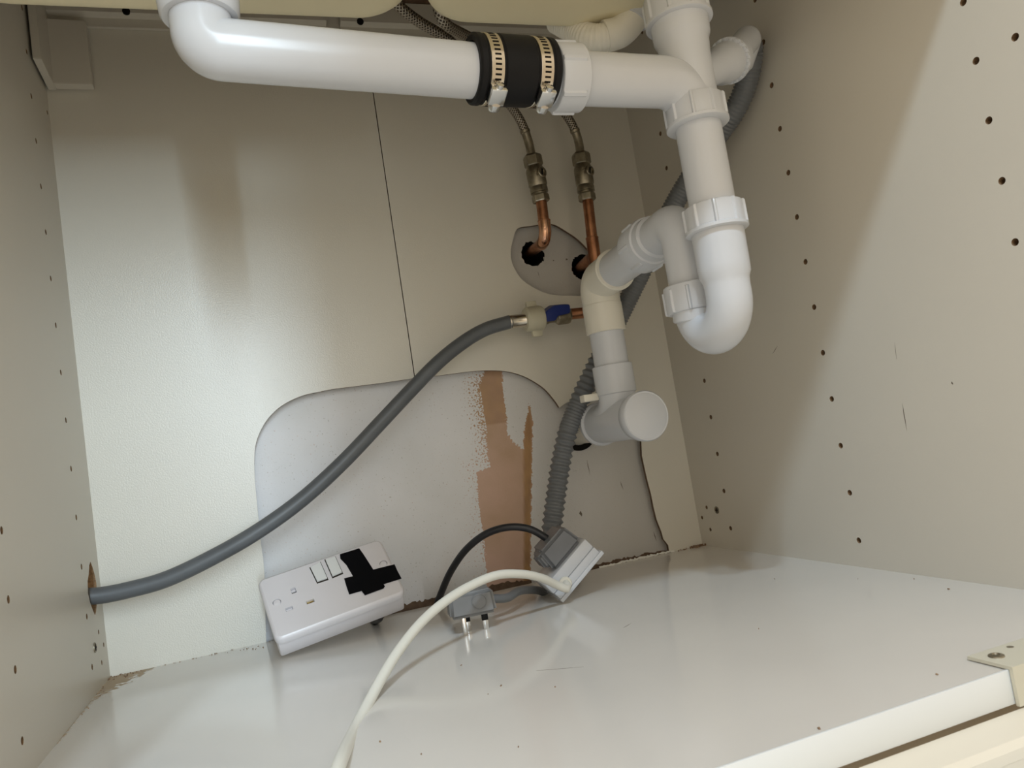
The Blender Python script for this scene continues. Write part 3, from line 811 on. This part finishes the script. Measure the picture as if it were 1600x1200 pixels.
# ------------------------------------------------------------------ double socket lying askew on the base board
def double_socket():
    k = 0.965; o0 = Vector((177.8, -110.2, 0.6))
    ang = Vector((0.771, -0.103, 0.120)); R_ = Matrix.Rotation(ang.length, 3, ang.normalized())
    X, Y, Z = R_@Vector((1, 0, 0)), R_@Vector((0, 1, 0)), R_@Vector((0, 0, 1))
    T = 34.8*k; LX, LY = 146*k, 86*k
    t = thing('double_socket', 'loose white double wall socket tilted on the base board with black tape', 'socket', o0)
    def L(x, y, z): return o0+X*x+Y*y+Z*z
    ax = (X, Y, Z); FT = 9.0
    bx = MB().box(L(LX/2, LY/2, (T-FT)/2), ax, (LX/2-1.6, LY/2-1.6, (T-FT)/2), 3.0); bx.build('back_box', 'socket_white', t)
    # faceplate with real openings: built as a sheet with holes, then a lip
    ins = 3.0
    def rr(x0, y0, x1, y1, r, n=5):
        pts = []
        for cx, cy, a0 in ((x1-r, y1-r, 0), (x0+r, y1-r, 90), (x0+r, y0+r, 180), (x1-r, y0+r, 270)):
            for q in range(n+1):
                a = math.radians(a0+90*q/n); pts.append((cx+r*math.cos(a), cy+r*math.sin(a)))
        return pts
    def rect(cx, cy, hx, hy): return [(cx-hx, cy-hy), (cx+hx, cy-hy), (cx+hx, cy+hy), (cx-hx, cy+hy)]
    # openings of the left outlet: earth, line, neutral (the outlet reads rotated in the photo)
    def F(u, v):
        r = RX*((u-800)/FPX)+RD*((v-600)/FPX)+RF; q = CAM+r*((o0+Z*T-CAM).dot(Z)/r.dot(Z))-o0
        return (q.dot(X), q.dot(Y))
    def Z2(zx, zy): return F(380+zx/5.4536, 820+zy/5.4536)
    e1, l1, n1, sc1, sc2 = Z2(428, 560), Z2(392, 716), Z2(572, 653), Z2(287, 660), Z2(1195, 328)
    hs = [rect(*e1, 2.6, 3.6), rect(*l1, 3.8, 2.2), rect(*n1, 4.2, 2.2), circ(*sc1, 4.4, 20), circ(*sc2, 4.4, 20)]
    f = sheet(rr(ins, ins, LX-ins, LY-ins, 5), hs, lambda x, y: L(x, y, T), Z*-FT*0.9, 6.0)
    fp = f.build('faceplate', ['socket_white', 'socket_white', 'hole_dark'], t)
    rim = MB(); lay = []
    for (i_, z_) in ((ins, T), (1.2, T-0.9), (0, T-3), (0, T-FT)):
        lay.append([L(x, y, z_) for x, y in rr(i_, i_, LX-i_, LY-i_, 5+ins-i_)])
    n = len(lay[0])
    for l in lay: rim.v += l
    for j in range(3):
        for q in range(n): rim.face((j*n+q, j*n+(q+1) % n, (j+1)*n+(q+1) % n, (j+1)*n+q))
    rim.build('plate_rim', 'socket_white', fp)
    for c_ in (sc1, sc2):
        MB().lathe(L(*c_, T-2.2), Z, [(0, 4.0), (1.2, 3.8), (1.6, 2.5), (1.7, 0.05)], 20).build('screw_cover', 'socket_white', fp)
    MB().box(L(n1[0], n1[1]+0.5, T-3.0), ax, (3.6, 1.3, 0.8), 0.3).build('shutter', 'brass', fp)
    MB().box(L(l1[0], l1[1]+1.0, T-3.6), ax, (3.4, 0.9, 0.8), 0.3).build('shutter', 'socket_white', fp)
    MB().box(L(e1[0], e1[1]+1.6, T-3.6), ax, (2.3, 1.5, 0.8), 0.3).build('shutter', 'socket_white', fp)
    def quad(pts, z, h, name, m_, par, grow=0.0):
        c = [Z2(*p) for p in pts]; cx = sum(p[0] for p in c)/len(c); cy = sum(p[1] for p in c)/len(c)
        c = [(cx+(x-cx)*(1+grow), cy+(y-cy)*(1+grow)) for x, y in c]
        return MB().prism([L(x, y, T+z) for x, y in c], Z*h, 0, 0.25 if h > 1 else 0).build(name, m_, par, sharp=25)
    for pts in ([(575, 372), (657, 328), (716, 462), (632, 490)], [(702, 306), (785, 282), (842, 410), (762, 444)]):
        quad(pts, 0.05, 0.1, 'switch_gap', 'hole_dark', fp, 0.16)
        quad(pts, 0.1, 2.6, 'rocker_switch', 'white_edging', t)
    # black tape strips over the right outlet
    quad([(824, 254), (838, 248), (905, 228), (988, 202), (1020, 245), (1112, 388), (1060, 410), (960, 450), (935, 440), (880, 345), (828, 290)], 0.2, 0.3, 'tape', 'tape', t)
    quad([(860, 460), (960, 436), (1110, 385), (1290, 340), (1312, 390), (1350, 462), (1200, 508), (1010, 566), (904, 597), (884, 540)], 0.55, 0.3, 'tape', 'tape', t)
    quad([(1008, 566), (1100, 540), (1195, 508), (1208, 530), (1196, 548), (1120, 575), (1038, 606)], 0.9, 0.3, 'tape', 'tape', t)
    # flex leaving the back of the box
    return t, L
sock, SL = double_socket()
def socket_cable():
    a = SL(110, 14, 1); e = P(588, 990, y=2)
    ctrl = [SL(112, 16, 4), SL(112, 10, -8), P(585, 972, y=-28), P(583, 990, y=-6), Vector((P(583, 990, y=-6).x, 6, -30))]
    o = MB().tube(catmull(ctrl, 4), 4.6, 16).build('socket_cable', 'black_cable', loc=a); tag(o, 'short dark flex hanging below the double socket', 'cable')
socket_cable()

# ------------------------------------------------------------------ trailing socket, plugs and cables
LX_, TX_ = Vector((0.785, 0.0, 0.619)).normalized(), Vector((0.619, 0.0, -0.785)).normalized()
NX_ = Vector((0.0, 1.0, 0.0))
rotn = Matrix.Rotation(math.radians(-6), 3, 'Z'); LX_, TX_, NX_ = rotn@LX_, rotn@TX_, rotn@NX_
C0 = Vector((482, -154, 0.6)) - TX_*28.2           # lower front corner of the plug side
def TL(l, t, n): return C0+LX_*l+TX_*t+NX_*n
def trailing_socket():
    t = thing('trailing_socket', 'white trailing socket standing on its edge with the dark grey plug in it', 'socket', C0+TX_*28)
    ax = (LX_, NX_, TX_)
    MB().box(TL(35, 7.2, 29), ax, (35, 29, 7.0), 2.2).build('shell', 'white_plastic', t)
    MB().box(TL(35.5, 18.8, 29), ax, (34.5, 29.5, 4.6), 1.4).build('shell', 'white_plastic', t)
    MB().box(TL(36.5, 25.6, 29.5), ax, (36.5, 31, 2.4), 1.2).build('base_plate', 'white_plastic', t)
    MB().ring(TL(17.5, 15.5, -3.5), NX_, 4.2, 7.6, 5, 1.2, 28).build('cord_grip', 'white_cable', t)
    return t
trailing_socket()
def white_cable():
    e = TL(17.5, 15.5, 6)
    ctrl = [e, TL(17.5, 15.5, -5), TL(13, 16, -14), P(868, 913, y=-172), P(846, 903, y=-184), P(815, 897, y=-196), P(775, 899, y=-208), P(730, 918, y=-222), P(690, 944, y=-238), P(655, 976, y=-256), P(622, 1018, y=-280),
            P(596, 1060, y=-308), P(572, 1105, y=-342), P(552, 1145, y=-382), P(532, 1190, z=5.4), P(518, 1240, z=5), P(505, 1330, z=5)]
    o = MB().tube(catmull(ctrl, 4), 4.5, 22).build('white_cable', 'white_cable', loc=P(532, 1190, z=0)); tag(o, 'white flex arching from the trailing socket towards the front', 'cable')
white_cable()
def plug_in_socket():
    t = thing('mains_plug', 'dark grey plug pushed into the white trailing socket', 'plug', TL(38, -0.5, 27))
    # body: tapered block, cable side first
    def blk(l0, l1, n0, n1, t0, t1, tap, bev):
        pts = []
        bm = bmesh.new(); vs_ = []
        for tt, q in ((t0, 0.0), (t1, tap)):
            for l, n in ((l0+q, n0+q), (l1-q, n0+q), (l1-q, n1-q), (l0+q, n1-q)): vs_.append(bm.verts.new(TL(l, tt, n)))
        for f in ((0, 1, 2, 3), (7, 6, 5, 4), (0, 4, 5, 1), (1, 5, 6, 2), (2, 6, 7, 3), (3, 7, 4, 0)): bm.faces.new([vs_[i] for i in f])
        bmesh.ops.recalc_face_normals(bm, faces=bm.faces)
        bmesh.ops.bevel(bm, geom=list(bm.edges), offset=bev, segments=3, affect='EDGES')
        m = MB(); m.bm(bm); bm.free(); return m
    blk(20, 67, 3, 52, -0.6, -27, 3.0, 4.0).build('body', 'plug_grey', t, sharp=65)
    blk(15, 30, 10, 42, -7, -24, 2.0, 3.0).build('cord_housing', 'plug_grey', t, sharp=65)
    return t
plug_in_socket()
def black_cable():
    ctrl = [Vector((P(684, 948, y=0).x-4, 7, -30)), P(682, 950, y=-2), P(692, 920, y=-22), P(706, 890, y=-45), P(728, 859, y=-72), P(758, 835, y=-95), P(792, 824, y=-110), P(825, 826, y=-118), P(852, 840, y=-124), P(868, 856, y=-126)]
    o = MB().tube(catmull(ctrl, 4), 4.3, 20).build('black_cable', 'black_cable', loc=P(684, 940, y=-8)); tag(o, 'black flex arching up from the floor gap to the dark grey plug', 'cable')
black_cable()
def loose_plug():
    base = Vector((371, -180, 0))
    t = thing('mains_plug', 'light grey plug standing on its pins beside the white flex', 'plug', base)
    e = Vector((1, -0.10, 0)).normalized(); n = Vector((0.10, 1, 0)).normalized(); up = Vector((0, 0, 1))
    bm = bmesh.new(); outline = [(-24.5, -16), (24.5, -16), (24.5, 12), (17, 24), (-17, 24), (-24.5, 12)]
    zt = 0; vs0 = [bm.verts.new(base+e*x+n*y+up*17) for x, y in outline]; vs1 = [bm.verts.new(base+e*x*0.93+n*(y*0.9)+up*42) for x, y in outline]
    bm.faces.new(vs0); bm.faces.new(list(reversed(vs1)))
    for i in range(6): bm.faces.new((vs0[(i+1) % 6], vs0[i], vs1[i], vs1[(i+1) % 6]))
    bmesh.ops.recalc_face_normals(bm, faces=bm.faces); bmesh.ops.bevel(bm, geom=list(bm.edges), offset=3.6, segments=3, affect='EDGES')
    m = MB(); m.bm(bm); bm.free(); m.build('body', 'plug_light_grey', t, sharp=65)
    # thumb-grip oval on the front
    MB().lathe(base+e*7+n*-15.4+up*31, n*-1, [(0, 8), (0.9, 8), (1.1, 7.2), (0.4, 6.9), (0.4, 0.05)], 28).build('fuse_mark', 'plug_light_grey', t)
    MB().box(base+e*-11+n*-9+up*8.6, (e, n, up), (2.1, 4.0, 8.6), 0.5).build('pin', 'chrome', t)
    for x in (-5.5, 12):
        q = base+e*x+n*(6 if x < 0 else -3)
        p_ = MB().box(q+up*8.4, (e, n, up), (2.9, 1.9, 8.4), 0.5).build('pin', 'chrome', t)
        MB().box(q+up*13.3, (e, n, up), (3.2, 2.2, 4.2), 0.3).build('sleeve', 'rubber', p_)
loose_plug()
def grey_cable():
    ctrl = [Vector((380, -168, 26)), Vector((398, -160, 24)), P(792, 934, y=-150), P(812, 923, y=-130), P(838, 922, y=-96), P(862, 926, y=-80), Vector((530, -62, 6)), Vector((548, -40, 5)), Vector((560, 2, 0)), Vector((562, 7, -30))]
    o = MB().tube(catmull(ctrl, 4), 4.8, 18).build('grey_cable', 'grey_cable', loc=ctrl[3]); tag(o, 'grey flex of the standing plug looping back behind the trailing socket', 'cable')
grey_cable()

# ------------------------------------------------------------------ small fixtures
def corner_plates():
    t = thing('corner_block', 'pale corner block of two thin boards at the top left', 'corner block', (28, -12, 670))
    MB().prism([Vector((5, -17, 679)), Vector((51, -17, 678)), Vector((51, -17, 757)), Vector((5, -17, 759))], (0, 14, 0), 0, 0.6).build('board', 'melamine', t)
    MB().prism([Vector((3, -4, 677)), Vector((3, -19, 677)), Vector((3, -68, 680)), Vector((3, -66, 798)), Vector((3, -4, 798))], (8, 0, 0), 0, 0.6).build('board', 'melamine', t)
corner_plates()
def front_bracket():
    t = thing('edge_bracket', 'pale metal bracket screwed over the front edge of the base board', 'bracket', (610, -594, -20))
    x0, x1 = 599, 660
    m = MB(); m.prism([Vector((x0, y, z)) for y, z in ((-567, 0.7), (-567, 2.8), (-598, 2.8), (-598, -21), (-595.6, -21), (-595.6, 0.7))], (x1-x0, 0, 0))
    m.build('plate', 'bracket', t)
    s = MB().lathe((610, -579, 2.4), (0, 0, 1), [(0, 5), (1.2, 4.6), (1.8, 3), (1.8, 2.4), (0.9, 2.0), (0.9, 0.05)], 24); s.build('screw', 'nickel', t)
    MB().lathe((630, -573, 2.2), (0, 0, 1), [(0, 2.4), (0.7, 2.2), (0.7, 0.05)], 16).build('screw', 'nickel', t)
front_bracket()
# ragged line of sealant along the gap at the back of the base board
def sealant():
    a, b = P(930, 886, z=0), P(1046, 861, z=0); m = MB(); n = 46
    pts = []
    for k in range(n+1):
        q = a+(b-a)*(k/n); pts.append(Vector((q.x, -1.0+random.uniform(-1.2, 1.0), 0.6+random.uniform(-.4, 1.2))))
    it = [random.uniform(0.8, 2.3) for _ in range(n+1)]; itr = iter(it)
    m.tube(pts, lambda s: next(itr), 8); o = m.build('sealant_bead', 'sealant', loc=pts[0]); tag(o, 'ragged white sealant along the back edge of the base board', 'sealant')
sealant()
# loose chipboard dust
def crumbs(name, label, spots, loc):
    m = MB()
    for c, n, sx, sy, smin, smax in spots:
        for _ in range(n):
            x = min(W-1, max(1, c.x+random.gauss(0, sx))); y = min(-1, max(-D+4, c.y+random.gauss(0, sy))); s = random.uniform(smin, smax)
            a, b, d = frame((random.gauss(0, 1), random.gauss(0, 1), random.gauss(0, 1)+.01))
            m.box((x, y, s*.45), (a, b, d), (s, s*random.uniform(.4, .9), s*random.uniform(.3, .6)))
    o = m.build(name, 'crumb', loc=loc); o['kind'] = 'stuff'; tag(o, label, 'debris')
crumbs('chipboard_crumbs', 'brown chipboard crumbs in the back left corner', [(Vector((12, -12, 0)), 34, 12, 9, .3, 1.0), (Vector((80, -3, 0)), 22, 40, 2, .3, .8), (Vector((2, -70, 0)), 16, 2, 40, .3, .8), (Vector((150, -14, 0)), 12, 14, 6, .4, .9)], (14, -14, 0))
crumbs('chipboard_crumbs', 'rusty crumbs in the back right corner', [(Vector((754, -5, 0)), 42, 6, 3, .7, 2.2), (Vector((732, -3, 0)), 14, 12, 2, .4, 1.1)], (752, -6, 0))
sp = [(P(u, v, z=0), 1, .2, .2, .45, .95) for u, v in ((1462, 1055), (1428, 905), (1482, 921), (1186, 983), (1300, 1148), (783, 1072), (762, 1085), (594, 1160), (810, 1168), (658, 1179), (867, 1074), (1210, 905), (1340, 905), (720, 1040))]
crumbs('dust_specks', 'scattered dark specks on the base board', sp, P(800, 1080, z=0))
def scuffs(wall, lst):
    for a, b, wd in lst:
        d = (b-a); L = d.length; d.normalize(); nrm = (CAM-a).normalized()
        nrm = Vector((-1, 0, 0)) if wall is wall_right else Vector((0, 0, 1)) if wall is floor else Vector((0, -1, 0))
        s = d.cross(nrm).normalized()
        m = MB().prism([a, a+d*L*.4+s*wd, b, a+d*L*.6-s*wd*.5], nrm*0.12); m.build('scuff', 'scuff', wall)
scuffs(wall_right, [(P(1410, 630, x=W), P(1417, 673, x=W), .7), (P(1207, 553, x=W), P(1215, 540, x=W), .5), (P(1398, 535, x=W), P(1401, 562, x=W), .3), (P(1487, 596, x=W), P(1489, 601, x=W), 1.2)])
scuffs(floor, [(P(838, 1048, z=0), P(912, 1042, z=0), .35), (P(974, 981, z=0), P(986, 974, z=0), .4)])
scuffs(wall_back, [(P(917, 718, y=YW), P(922, 743, y=YW), .8), (P(969, 751, y=YW), P(974, 766, y=YW), .9), (P(1021, 830, y=YW), P(1026, 846, y=YW), .9), (P(839, 418, y=YW), P(843, 434, y=YW), .5), (P(864, 406, y=YW), P(866, 408, y=YW), 1.5), (P(884, 404, y=YW), P(887, 406, y=YW), 2.2), (P(907, 798, y=YW), P(909, 807, y=YW), 3.0)])
